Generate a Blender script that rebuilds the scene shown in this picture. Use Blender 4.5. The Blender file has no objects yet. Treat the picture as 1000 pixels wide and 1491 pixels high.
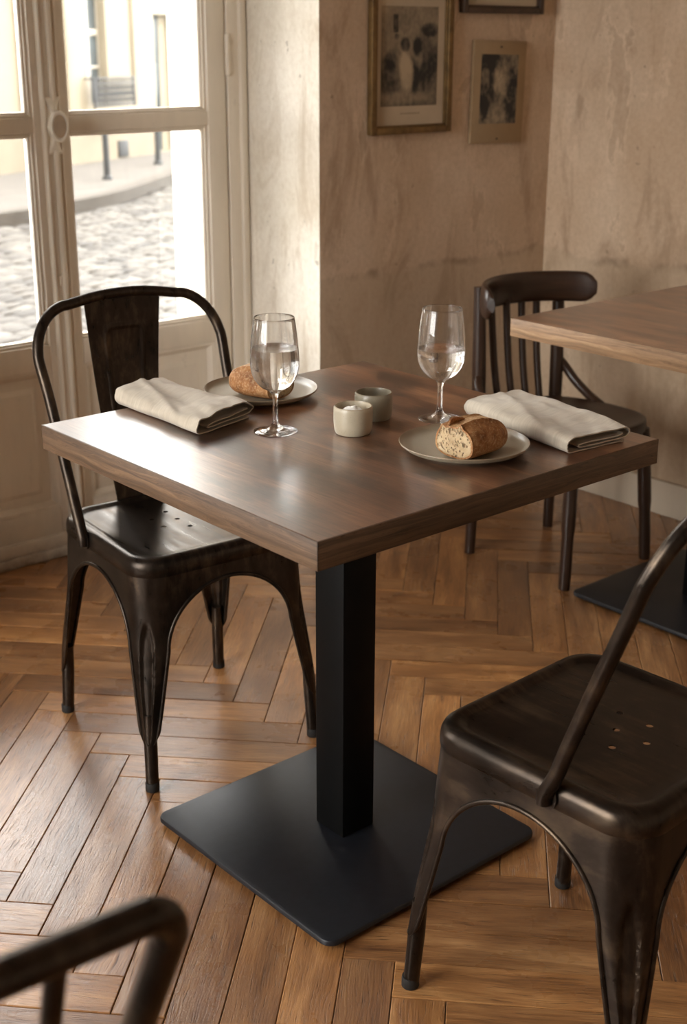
import bpy, bmesh, math, random
from mathutils import Vector, Matrix, noise
random.seed(7)
scene = bpy.context.scene
COL = scene.collection
PI = math.pi
R = math.radians

# ------------------------------------------------------------------ helpers
class MB:
    def __init__(s): s.v=[]; s.f=[]; s.m=[]; s.uv=[]; s.a=[]
    def add(s, V, F, mi=0, UV=None, a=None):
        o=len(s.v); s.v+= [tuple(p) for p in V]
        for k,f in enumerate(F):
            s.f.append(tuple(i+o for i in f)); s.m.append(mi)
            s.uv.append(UV[k] if UV else None); s.a.append(a if a is not None else 0.0)
        return s
    def box(s, x0,y0,z0,x1,y1,z1, bev=0.0, mi=0, grain=None, a=None):
        """box with optional chamfer; grain = axis (0,1,2) the UV u runs along on the large faces"""
        lo=(x0,y0,z0); hi=(x1,y1,z1)
        bm=bmesh.new()
        bmesh.ops.create_cube(bm,size=1)
        for v in bm.verts:
            v.co=Vector([(lo[i]+hi[i])/2+v.co[i]*(hi[i]-lo[i]) for i in range(3)])
        if bev>0:
            bmesh.ops.bevel(bm,geom=bm.edges[:],offset=bev,segments=2,profile=.5,affect='EDGES')
        bm.verts.index_update()
        V=[v.co.copy() for v in bm.verts]; F=[];UV=[]
        for f in bm.faces:
            F.append([v.index for v in f.verts])
            n=f.normal; ax=max(range(3),key=lambda i:abs(n[i]))
            oth=[i for i in range(3) if i!=ax]
            g=grain if grain in oth else (oth[0])
            w=[i for i in oth if i!=g][0]
            UV.append([(v.co[g],v.co[w]+ax*3.7) for v in f.verts])
        bm.free()
        return s.add(V,F,mi,UV,a)
    def prism(s, poly, z0, z1, mi=None):
        n=len(poly); V=[(x,y,z0) for x,y in poly]+[(x,y,z1) for x,y in poly]
        s.add(V,[list(range(n))[::-1]]); s.m[-1]=0
        s.add(V,[list(range(n,2*n))])
        for i in range(n):
            j=(i+1)%n
            s.add(V,[[i,j,n+j,n+i]], mi[i] if mi else 0)
        return s
    def tube(s, P, r, seg=10, closed=False, caps=True, flat=None, mi=0):
        P=[Vector(p) for p in P]; n=len(P)
        rs=r if isinstance(r,(list,tuple)) else [r]*n
        T=[]
        for i in range(n):
            a=P[(i-1)%n] if (closed or i>0) else P[i]; b=P[(i+1)%n] if (closed or i<n-1) else P[i]
            t=(b-a); T.append(t.normalized() if t.length>1e-9 else Vector((0,0,1)))
        up=Vector((0,0,1)) if abs(T[0].z)<.9 else Vector((1,0,0))
        N=(up-T[0]*up.dot(T[0])).normalized(); V=[];F=[]
        for i in range(n):
            N=(N-T[i]*N.dot(T[i]))
            N=N.normalized() if N.length>1e-9 else Vector((1,0,0))
            B=T[i].cross(N)
            fl=flat[i] if flat else (1,1)
            for k in range(seg):
                t=2*PI*k/seg
                V.append(P[i]+N*math.cos(t)*rs[i]*fl[0]+B*math.sin(t)*rs[i]*fl[1])
        m=n if closed else n-1
        for i in range(m):
            for k in range(seg):
                a=i*seg+k; b=i*seg+(k+1)%seg; c=((i+1)%n)*seg+(k+1)%seg; d=((i+1)%n)*seg+k
                F.append((a,b,c,d))
        if caps and not closed:
            F.append(tuple(range(seg))[::-1]); F.append(tuple(range((n-1)*seg,n*seg)))
        return s.add(V,F,mi)
    def lathe(s, prof, seg=48, c=(0,0,0), mi=0, closed=False):
        V=[];F=[]; n=len(prof)
        for (r,z) in prof:
            for k in range(seg):
                t=2*PI*k/seg; V.append((c[0]+max(r,1e-5)*math.cos(t),c[1]+max(r,1e-5)*math.sin(t),c[2]+z))
        for i in range(n if closed else n-1):
            for k in range(seg):
                j=(i+1)%n
                F.append((i*seg+k,i*seg+(k+1)%seg,j*seg+(k+1)%seg,j*seg+k))
        return s.add(V,F,mi)
    def grid(s, fn, nu, nv, mi=0, flip=False, closeu=False):
        V=[];F=[]
        for j in range(nv+1):
            for i in range(nu+(0 if closeu else 1)): V.append(fn(i/nu,j/nv))
        w=nu if closeu else nu+1
        for j in range(nv):
            for i in range(nu):
                q=[j*w+i,j*w+(i+1)%w,(j+1)*w+(i+1)%w,(j+1)*w+i]
                F.append(q[::-1] if flip else q)
        return s.add(V,F,mi)
    def build(s, name, mats, parent=None, loc=None, smooth=40, kind=None, fix=False):
        me=bpy.data.meshes.new(name); me.from_pydata(s.v,[],s.f)
        if not isinstance(mats,(list,tuple)): mats=[mats]
        for m in mats: me.materials.append(m)
        me.polygons.foreach_set('material_index',s.m)
        if any(u is not None for u in s.uv):
            l=me.uv_layers.new(name='UVMap'); d=[]
            for u,f in zip(s.uv,s.f):
                for k in range(len(f)): d+= list(u[k]) if u else [0,0]
            l.data.foreach_set('uv',d)
        if any(s.a):
            at=me.attributes.new('rnd','FLOAT','FACE'); at.data.foreach_set('value',[float(x) for x in s.a])
        me.update()
        if fix:
            bm=bmesh.new(); bm.from_mesh(me); bmesh.ops.remove_doubles(bm,verts=bm.verts,dist=1e-6)
            bmesh.ops.recalc_face_normals(bm,faces=bm.faces); bm.to_mesh(me); bm.free()
        if smooth:
            me.shade_smooth(); me.set_sharp_from_angle(angle=R(smooth))
        o=bpy.data.objects.new(name,me); COL.objects.link(o)
        if parent: o.parent=parent
        if loc: o.location=loc
        if kind: o['kind']=kind
        return o

def thing(name,label,cat,loc=(0,0,0),rz=0,group=None):
    o=bpy.data.objects.new(name,None); COL.objects.link(o); o.empty_display_size=.05
    o.location=loc; o.rotation_euler=(0,0,rz); o['label']=label; o['category']=cat
    if group: o['group']=group
    return o
def tag(o,label,cat,group=None):
    o['label']=label; o['category']=cat
    if group: o['group']=group
    return o
def copy_tree(o,parent=None):
    c=o.copy(); COL.objects.link(c)
    if parent: c.parent=parent
    for ch in list(o.children): copy_tree(ch,c)
    return c
def arc(c,r,a0,a1,n,ax=(0,1)):
    out=[]
    for i in range(n+1):
        t=a0+(a1-a0)*i/n; p=[0,0,0]; p[:]=c; p[ax[0]]+=r*math.cos(t); p[ax[1]]+=r*math.sin(t); out.append(tuple(p))
    return out
def smoothpath(P,n=8):
    """Catmull-Rom through the points"""
    P=[Vector(p) for p in P]; out=[]
    for i in range(len(P)-1):
        p0=P[max(i-1,0)];p1=P[i];p2=P[i+1];p3=P[min(i+2,len(P)-1)]
        for k in range(n):
            t=k/n
            out.append(.5*((2*p1)+(p2-p0)*t+(2*p0-5*p1+4*p2-p3)*t*t+(3*p1-p0-3*p2+p3)*t**3))
    out.append(P[-1]); return out
def sst(a,b,x):
    t=min(1,max(0,(x-a)/(b-a))); return t*t*(3-2*t)
def mod_solid(o,t,off=-1,sharp=50):
    m=o.modifiers.new('Solidify','SOLIDIFY'); m.thickness=t; m.offset=off
    bpy.context.view_layer.update(); dg=bpy.context.evaluated_depsgraph_get()
    me=bpy.data.meshes.new_from_object(o.evaluated_get(dg)); o.modifiers.clear(); o.data=me
    me.shade_smooth(); me.set_sharp_from_angle(angle=R(sharp)); return o
def mod_bevel(o,w,seg=2):
    m=o.modifiers.new('Bevel','BEVEL'); m.width=w; m.segments=seg; m.limit_method='ANGLE'; m.angle_limit=R(35); return m

# ------------------------------------------------------------------ materials
class NT:
    def __init__(s,name):
        s.m=bpy.data.materials.new(name); s.m.use_nodes=True; s.t=s.m.node_tree; s.t.nodes.clear()
        s.out=s.n('ShaderNodeOutputMaterial')
    def n(s,typ,props=None,**inp):
        nd=s.t.nodes.new(typ)
        for k,v in (props or {}).items(): setattr(nd,k,v)
        for k,v in inp.items(): s.set(nd,k.replace('_',' '),v)
        return nd
    def set(s,nd,key,v):
        sock=nd.inputs[int(key[1:])] if key[0]=='#' else nd.inputs[key]
        if isinstance(v,bpy.types.NodeSocket): s.t.links.new(v,sock)
        else: sock.default_value=v
    def link(s,a,b): s.t.links.new(a,b)
    def math(s,op,a,b=0.5,clamp=False):
        nd=s.t.nodes.new('ShaderNodeMath'); nd.operation=op; nd.use_clamp=clamp
        s.set(nd,'#0',a); s.set(nd,'#1',b); return nd.outputs[0]
    def ramp(s,fac,stops,interp='LINEAR'):
        nd=s.t.nodes.new('ShaderNodeValToRGB'); cr=nd.color_ramp; cr.interpolation=interp
        while len(cr.elements)<len(stops): cr.elements.new(.5)
        for e,(p,c) in zip(cr.elements,stops):
            e.position=p; e.color=(c,c,c,1) if not isinstance(c,(tuple,list)) else (*c[:3],1)
        s.link(fac,nd.inputs[0]); return nd.outputs[0]
    def mix(s,fac,a,b,mode='MIX'):
        nd=s.t.nodes.new('ShaderNodeMix'); nd.data_type='RGBA'; nd.blend_type=mode
        for i,v in ((0,fac),(6,a),(7,b)):
            if isinstance(v,bpy.types.NodeSocket): s.link(v,nd.inputs[i])
            else: nd.inputs[i].default_value=(*v[:3],1) if isinstance(v,(tuple,list)) else v
        return nd.outputs[2]
    def noise(s,vec,scale,detail=4,rough=.55,dist=0,dim='3D',w=None):
        nd=s.n('ShaderNodeTexNoise',{'noise_dimensions':dim},Scale=scale,Detail=detail,Roughness=rough,Distortion=dist)
        if vec is not None: s.link(vec,nd.inputs['Vector'])
        if w is not None: s.set(nd,'W',w)
        return nd.outputs[0]
    def mapping(s,vec,scale=(1,1,1),loc=(0,0,0),rot=(0,0,0)):
        nd=s.n('ShaderNodeMapping'); s.link(vec,nd.inputs[0])
        nd.inputs['Scale'].default_value=scale; nd.inputs['Location'].default_value=loc; nd.inputs['Rotation'].default_value=rot
        return nd.outputs[0]
    def coord(s,k='Object'): return s.n('ShaderNodeTexCoord').outputs[k]
    def pos(s): return s.n('ShaderNodeNewGeometry').outputs['Position']
    def bump(s,h,strength=.3,dist=.002):
        return s.n('ShaderNodeBump',Height=h,Strength=strength,Distance=dist).outputs[0]
    def bsdf(s,**k):
        b=s.n('ShaderNodeBsdfPrincipled')
        for key,v in k.items():
            key=key.replace('_',' ')
            if isinstance(v,(tuple,list)) and len(v)==3 and 'Radius' not in key: v=(*v,1)
            s.set(b,key,v)
        s.link(b.outputs[0],s.out.inputs[0]); return b

def hexc(r,g,b):   # sRGB 0-255 -> linear
    f=lambda c:(c/255/12.92) if c/255<=.04045 else ((c/255+.055)/1.055)**2.4
    return (f(r),f(g),f(b))

def plain(name,c,rough=.5,metal=0,var=.12,scale=30,bump=.0,**k):
    t=NT(name); n=t.noise(t.coord(),scale)
    col=t.ramp(n,[(.3,tuple(x*(1-var) for x in c)),(.7,tuple(min(1,x*(1+var)) for x in c))])
    kw=dict(Base_Color=col,Roughness=rough,Metallic=metal,**k)
    if bump: kw['Normal']=t.bump(t.noise(t.coord(),scale*8,3),bump,.001)
    t.bsdf(**kw); return t.m

def wood(name,cols,rough=(.32,.5),pore=.5,use_rnd=False,su=1.6,sv=16,stain=None,bump=.25,coat=0,contrast=(.28,.72)):
    t=NT(name); uv=t.coord('UV')
    if use_rnd:
        at=t.n('ShaderNodeAttribute',{'attribute_name':'rnd'}).outputs['Fac']
        w=t.math('MULTIPLY',at,37.0)
    else:
        at=None; w=0.0
    warp=t.noise(t.mapping(uv,(su*1.2,sv*.25,1)),1.0,3,dim='4D',w=w)
    vm=t.n('ShaderNodeVectorMath',{'operation':'MULTIPLY_ADD'}); t.link(warp,vm.inputs[0]); vm.inputs[1].default_value=(0,.035,0); t.link(uv,vm.inputs[2])
    g1=t.noise(t.mapping(vm.outputs[0],(su,sv,1)),1.0,6,.6,dim='4D',w=w)
    g2=t.noise(t.mapping(vm.outputs[0],(su*5,sv*14,1)),1.0,4,.65,dim='4D',w=w)
    big=t.noise(t.mapping(uv,(su*1.5,sv*.3,1)),1.0,4,dim='4D',w=w)
    f=t.math('ADD',t.math('MULTIPLY',g1,.62),t.math('MULTIPLY',g2,.38))
    lo,hi=contrast
    col=t.ramp(f,[(lo,cols[0]),((lo+hi)/2,cols[1]),(hi,cols[2])])
    p=t.ramp(t.noise(t.mapping(vm.outputs[0],(su*7,sv*16,1)),1.0,3,.6,dim='4D',w=w),[(.30,1.0),(.42,0.0)])
    col=t.mix(t.math('MULTIPLY',p,pore),col,tuple(c*.38 for c in cols[0]))
    col=t.mix(t.ramp(big,[(.42,0.0),(.7,.55)]),col,tuple(c*.6 for c in cols[1]))
    if use_rnd:
        col=t.mix(1.0,col,t.ramp(at,[(0,(.66,.60,.56)),(.35,(.92,.88,.84)),(.7,(1.06,1.02,.95)),(1,(1.3,1.22,1.05))]),'MULTIPLY')
    if stain:
        ob=t.pos()
        st=t.noise(t.mapping(ob,stain[1]),1.0,6,.62,.3)
        col=t.mix(t.ramp(st,[(stain[2],0.0),(stain[2]+.13,stain[3])]),col,stain[0])
    rn=t.noise(t.mapping(uv,(6,6,6)),1.0,4)
    ro=t.ramp(t.math('ADD',t.math('MULTIPLY',rn,.7),t.math('MULTIPLY',p,.3)),[(.3,rough[0]),(.75,rough[1])])
    h=t.math('SUBTRACT',g2,t.math('MULTIPLY',p,.8))
    t.bsdf(Base_Color=col,Roughness=ro,Normal=t.bump(h,bump,.0015),Coat_Weight=coat,Coat_Roughness=.29)
    return t.m

def plaster(name,base,pale,dark,line=True,white=0.0,bumpy=.35):
    t=NT(name); p=t.pos()
    n1=t.noise(t.mapping(p,(1,1,.7)),2.3,6,.62,.6)
    n2=t.noise(t.mapping(p,(1.3,1.3,.45),(3,1,2)),5.5,7,.7,.9)
    n3=t.noise(t.mapping(p,(1,1,.3),(7,2,1)),9,5,.6,.4)
    fine=t.noise(p,70,5,.65)
    col=t.mix(t.ramp(n1,[(.36,0.0),(.66,1.0)]),base,pale)
    col=t.mix(t.math('MULTIPLY',t.ramp(n2,[(.50,0.0),(.64,1.0)]),.55),col,dark)
    col=t.mix(t.math('MULTIPLY',t.ramp(n3,[(.54,0.0),(.7,1.0)]),.35),col,tuple(min(1,x*1.22) for x in pale))
    # peeled flakes with a crisp outline
    pk=t.noise(t.mapping(p,(1.1,1.1,.55),(1.3,9.1,4.2)),4.2,8,.62,.35)
    peel=t.ramp(pk,[(.615,0.0),(.63,1.0)])
    edge=t.math('MULTIPLY',t.ramp(pk,[(.585,0.0),(.612,1.0)]),t.math('SUBTRACT',1.0,peel))
    col=t.mix(t.math('MULTIPLY',peel,.32),col,tuple(x*.72 for x in base))
    col=t.mix(t.math('MULTIPLY',edge,.25),col,tuple(min(1,x*1.3) for x in pale))
    # small dark specks
    sp=t.ramp(t.noise(p,38,3,.5),[(.70,0.0),(.76,1.0)])
    col=t.mix(t.math('MULTIPLY',sp,.5),col,tuple(x*.45 for x in dark))
    col=t.mix(t.math('MULTIPLY',t.ramp(fine,[(.35,1.0),(.6,0.0)]),.22),col,dark)
    h=t.math('ADD',t.math('MULTIPLY',n2,.6),t.math('MULTIPLY',fine,.25))
    h=t.math('SUBTRACT',h,t.math('MULTIPLY',peel,.35))
    if line:
        sep=t.n('ShaderNodeSeparateXYZ'); t.link(p,sep.inputs[0]); z=sep.outputs[2]
        wob=t.math('MULTIPLY',t.math('SUBTRACT',t.noise(p,5,4,.6),.5),.09)
        dz=t.math('ABSOLUTE',t.math('SUBTRACT',t.math('ADD',z,wob),.728))
        band=t.ramp(dz,[(0,1.0),(.004,.9),(.016,0.0)])
        msk=t.ramp(t.noise(t.mapping(p,(1,1,.6)),7,5,.7),[(.45,0.0),(.62,1.0)])
        col=t.mix(t.math('MULTIPLY',t.math('MULTIPLY',band,msk),.5),col,tuple(x*.45 for x in dark))
        below=t.ramp(t.math('SUBTRACT',t.math('ADD',z,wob),.728),[(0.0,1.0),(.006,0.0)])
        below=t.ramp(t.math('ADD',t.math('ADD',z,wob),0.0),[(.722,1.0),(.734,0.0)])
        col=t.mix(t.math('MULTIPLY',below,.33),col,tuple(x*.85 for x in (base[0]*.92,base[1]*.98,base[2]*.97)))
        h=t.math('SUBTRACT',h,t.math('MULTIPLY',t.math('MULTIPLY',band,msk),.3))
    t.bsdf(Base_Color=col,Roughness=.92,Normal=t.bump(h,bumpy,.006),Specular_IOR_Level=.2)
    return t.m

def metal_bronze(name='aged_bronze_metal'):
    t=NT(name); ob=t.coord()
    br=t.noise(t.mapping(ob,(60,6,20)),1.0,5,.65,.3)
    bl=t.noise(ob,9,5,.6,.4)
    f=t.math('ADD',t.math('MULTIPLY',br,.5),t.math('MULTIPLY',bl,.5))
    col=t.ramp(f,[(.33,(.017,.013,.010)),(.52,(.044,.032,.024)),(.68,(.125,.088,.058))])
    ro=t.ramp(br,[(.3,.25),(.7,.43)])
    t.bsdf(Base_Color=col,Metallic=.82,Roughness=ro,Normal=t.bump(br,.08,.001),Specular_IOR_Level=.5)
    return t.m

def painted_wood(name,c,dirt=True):
    t=NT(name); p=t.pos()
    n=t.noise(t.mapping(p,(6,6,1.2)),2.2,5,.6)
    col=t.ramp(n,[(.3,tuple(x*.88 for x in c)),(.65,c)])
    if dirt:
        sep=t.n('ShaderNodeSeparateXYZ'); t.link(p,sep.inputs[0])
        k=t.math('ADD',sep.outputs[2],t.math('MULTIPLY',t.noise(p,14,6,.7),.16))
        col=t.mix(t.ramp(k,[(.055,.85),(.12,.35),(.30,0.0)]),col,(.11,.075,.05))
        sp=t.ramp(t.noise(t.mapping(p,(1,1,.4)),24,6,.7),[(.64,0.0),(.72,.5)])
        col=t.mix(sp,col,tuple(x*.55 for x in c))
    t.bsdf(Base_Color=col,Roughness=.45,Normal=t.bump(t.noise(t.mapping(p,(40,40,6)),1.0,4),.12,.001))
    return t.m

def glass_thin(name):
    t=NT(name)
    fr=t.n('ShaderNodeFresnel',IOR=1.45).outputs[0]
    a=t.n('ShaderNodeBsdfTransparent',Color=(.97,.975,.97,1)); b=t.n('ShaderNodeBsdfGlossy',Color=(1,1,1,1),Roughness=.01)
    mx=t.n('ShaderNodeMixShader'); t.link(fr,mx.inputs[0]); t.link(a.outputs[0],mx.inputs[1]); t.link(b.outputs[0],mx.inputs[2])
    t.link(mx.outputs[0],t.out.inputs[0]); return t.m
def glass_solid(name,ior,col=(1,1,1),clear=0):
    t=NT(name); g=t.n('ShaderNodeBsdfGlass',IOR=ior,Roughness=0.0,Color=(*col,1)); r=g.outputs[0]
    if clear>0:
        a=t.n('ShaderNodeBsdfTransparent',Color=(1,1,1,1)); mx=t.n('ShaderNodeMixShader',Fac=clear); t.link(r,mx.inputs[1]); t.link(a.outputs[0],mx.inputs[2]); r=mx.outputs[0]
    t.link(r,t.out.inputs[0]); return t.m

M={}
M['bronze']=metal_bronze()
M['rubber']=plain('black_rubber',(.012,.011,.010),.7)
M['floor']=wood('oak_parquet',[hexc(84,52,30),hexc(150,106,66),hexc(194,150,102)],rough=(.27,.46),pore=.75,use_rnd=True,su=3.2,sv=24,contrast=(.34,.66),
   bump=.45,stain=((.055,.033,.02),(7,7,7),.62,.5),coat=.55)
M['gap']=plain('dark_floor_gap',(.012,.008,.006),.9)
M['table']=wood('walnut_laminate',[hexc(58,37,26),hexc(118,80,57),hexc(162,118,86)],rough=(.30,.44),pore=.6,use_rnd=True,su=2.4,sv=20,contrast=(.38,.62),
   stain=((.030,.018,.012),(11,5,9),.50,.85),bump=.06,coat=.9)
M['edge']=wood('walnut_edge_band',[hexc(52,38,27),hexc(96,73,53),hexc(126,99,74)],rough=(.5,.66),pore=.8,use_rnd=True,su=4,sv=190,bump=.2,contrast=(.36,.64))
M['edge_pale']=wood('lit_edge_band',[hexc(96,72,50),hexc(150,118,86),hexc(182,150,114)],rough=(.5,.66),pore=.6,use_rnd=True,su=4,sv=190,bump=.2,contrast=(.36,.64))  # back table's edge, its lit look put into a paler colour
M['black']=plain('black_powder_coat',(.0068,.0078,.0112),.44,0,.25,60,bump=.12)
M['column']=plain('black_column_paint',(.0035,.0034,.0034),.5,0,.2,20,Specular_IOR_Level=.12)
M['bent']=wood('dark_bentwood',[(.012,.0058,.0034),(.033,.0155,.0088),(.075,.035,.018)],rough=(.32,.46),pore=.3,su=3,sv=30,bump=.1)
M['wall']=plaster('aged_ochre_plaster',hexc(192,167,141),hexc(212,190,167),hexc(150,125,101))
M['reveal']=plaster('brightened_plaster',hexc(214,205,189),hexc(234,227,215),hexc(178,160,135),line=False)  # wall plaster again, the lit reveal's brightness put into the colour
M['ceiling']=plain('ceiling_plaster',hexc(226,216,200),.9)
M['paint']=painted_wood('worn_white_paint',hexc(234,224,208))
M['trimpaint']=painted_wood('baseboard_paint',hexc(206,192,172),False)
M['pane']=glass_thin('window_glass')
M['glass']=glass_solid('wine_glass_crystal',1.47,clear=.16)
M['water']=glass_solid('water_clear',1.33)
M['porcelain']=plain('porcelain_white',hexc(228,220,205),.25)
M['porcelain_dark']=plain('porcelain_knob_face',hexc(176,158,136),.3)

# ------------------------------------------------------------------ setting: floor
def make_floor():
    w=.0811; L=6; a=R(43); e1=Vector((math.cos(a),math.sin(a))); e2=Vector((-e1.y,e1.x))
    u0=.234-12*w; v0=.4525   # row j=0 ends at u=.234 ; start column i=0 when j=0 -> offset below
    mb=MB(); g=.0006; ch=.0013
    X0,X1,Y0,Y1=-2.95,1.86,-2.95,1.62
    def plank(ul,uh,vl,vh,along):
        c=e1*((ul+uh)/2)+e2*((vl+vh)/2)
        if not(X0-.3<c.x<X1+.3 and Y0-.3<c.y<Y1+.3): return
        ul+=g;uh-=g;vl+=g;vh-=g
        rr=random.random(); z=random.uniform(-.0006,.0004); tx=random.uniform(-.0004,.0004); ty=random.uniform(-.0004,.0004)
        def ring(i,zz):
            out=[]
            for (u,v,su,sv) in ((ul+i,vl+i,-1,-1),(uh-i,vl+i,1,-1),(uh-i,vh-i,1,1),(ul+i,vh-i,-1,1)):
                p=e1*u+e2*v; out.append((p.x,p.y,zz+z+su*tx+sv*ty))
            return out
        V=ring(0,-.012)+ring(0,-ch*.7)+ring(ch,0)
        F=[(8,9,10,11)]+[(k,(k+1)%4,4+(k+1)%4,4+k) for k in range(4)]+[(4+k,4+(k+1)%4,8+(k+1)%4,8+k) for k in range(4)]
        ou,ov=random.uniform(0,40),random.uniform(0,40)
        def uvp(i):
            p=Vector(V[i][:2]); U=p.dot(e1)-ul; W=p.dot(e2)-vl
            return (U+ou,W+ov) if along else (W+ou,U+ov)
        mb.add(V,F,0,[[uvp(i) for i in f] for f in F],rr*.999+.001)
    N=46
    for j in range(-N,N):
        for m in range(-5,6):
            i=j+12*m
            # plank along e1 : row j, columns i..i+5 (ends at u = .234 for j=0,m=0 end i+6)
            uh=.234+(i)*w; ul=uh-6*w; vl=v0+j*w
            plank(ul,uh,vl,vl+w,True)
            # plank along e2 : starts right where the row ends, column i+6
            plank(uh,uh+w,vl+w-6*w,vl+w,False)
    # dark bed under the boards
    mb.box(X0,Y0,-.03,X1,Y1,-.0045,0,1)
    o=mb.build('floor',[M['floor'],M['gap']],smooth=0,kind='structure')
    me=o.data; bm=bmesh.new(); bm.from_mesh(me)
    for co,no in (((X0,0,0),(-1,0,0)),((X1,0,0),(1,0,0)),((0,Y0,0),(0,-1,0)),((0,Y1,0),(0,1,0))):
        bmesh.ops.bisect_plane(bm,geom=bm.verts[:]+bm.edges[:]+bm.faces[:],plane_co=co,plane_no=no,clear_outer=True)
    bm.to_mesh(me); bm.free(); return o
make_floor()

# ------------------------------------------------------------------ setting: walls
ZC=2.75; YW=1.185; YD=1.54; YO=1.76; XR=1.845
def wall(name,polys,mat,z0=-.02,z1=ZC,mi=None):
    mb=MB()
    for k,p in enumerate(polys): mb.prism(p,z0,z1,mi[k] if mi else None)
    o=mb.build(name,mat,smooth=0,kind='structure'); return o
# wall with the prints, window light put into its paler left reveal
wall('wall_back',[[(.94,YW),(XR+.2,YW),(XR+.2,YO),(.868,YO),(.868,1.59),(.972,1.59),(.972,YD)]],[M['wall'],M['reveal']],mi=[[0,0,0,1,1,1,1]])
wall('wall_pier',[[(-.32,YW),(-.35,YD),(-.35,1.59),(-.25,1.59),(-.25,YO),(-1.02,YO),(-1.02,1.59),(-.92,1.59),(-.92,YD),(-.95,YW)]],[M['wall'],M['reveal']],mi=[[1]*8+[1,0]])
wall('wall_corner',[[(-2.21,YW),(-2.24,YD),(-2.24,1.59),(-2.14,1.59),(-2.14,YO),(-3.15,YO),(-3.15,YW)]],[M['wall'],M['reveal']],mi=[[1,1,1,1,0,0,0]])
wall('wall_right',[[(XR,-3.15),(XR+.2,-3.15),(XR+.2,YW),(XR,YW)]],M['wall'])
wall('wall_left',[[(-3.15,-3.15),(-2.95,-3.15),(-2.95,-.59),(-3.15,-.59)],[(-3.15,1.08),(-2.95,1.08),(-2.95,YW),(-3.15,YW)]],M['wall'])
wall('wall_sill',[[(-3.15,-.59),(-2.95,-.59),(-2.95,1.08),(-3.15,1.08)]],M['wall'],-.02,.42)
wall('wall_header',[[(-3.15,-.59),(-2.95,-.59),(-2.95,1.08),(-3.15,1.08)]],M['wall'],2.55,ZC)
wall('wall_rear',[[(-2.95,-3.15),(XR,-3.15),(XR,-2.95),(-2.95,-2.95)]],M['reveal'])
wall('wall_lintel',[[(-2.24,YW),(.97,YW),(.97,YO),(-2.24,YO)]],M['wall'],2.36,ZC)
MB().box(-3.15,-3.15,ZC,XR+.2,YO,ZC+.2).build('ceiling',M['ceiling'],smooth=0,kind='structure')
def baseboard(name,x0,y0,x1,y1):
    mb=MB(); mb.box(x0,y0,0,x1,y1,.105,.004)
    mb.build(name,M['trimpaint'],kind='structure')
baseboard('baseboard_right',XR-.016,-2.94,XR,YW-.017)
baseboard('baseboard_back',.945,YW-.016,XR,YW)

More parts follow.
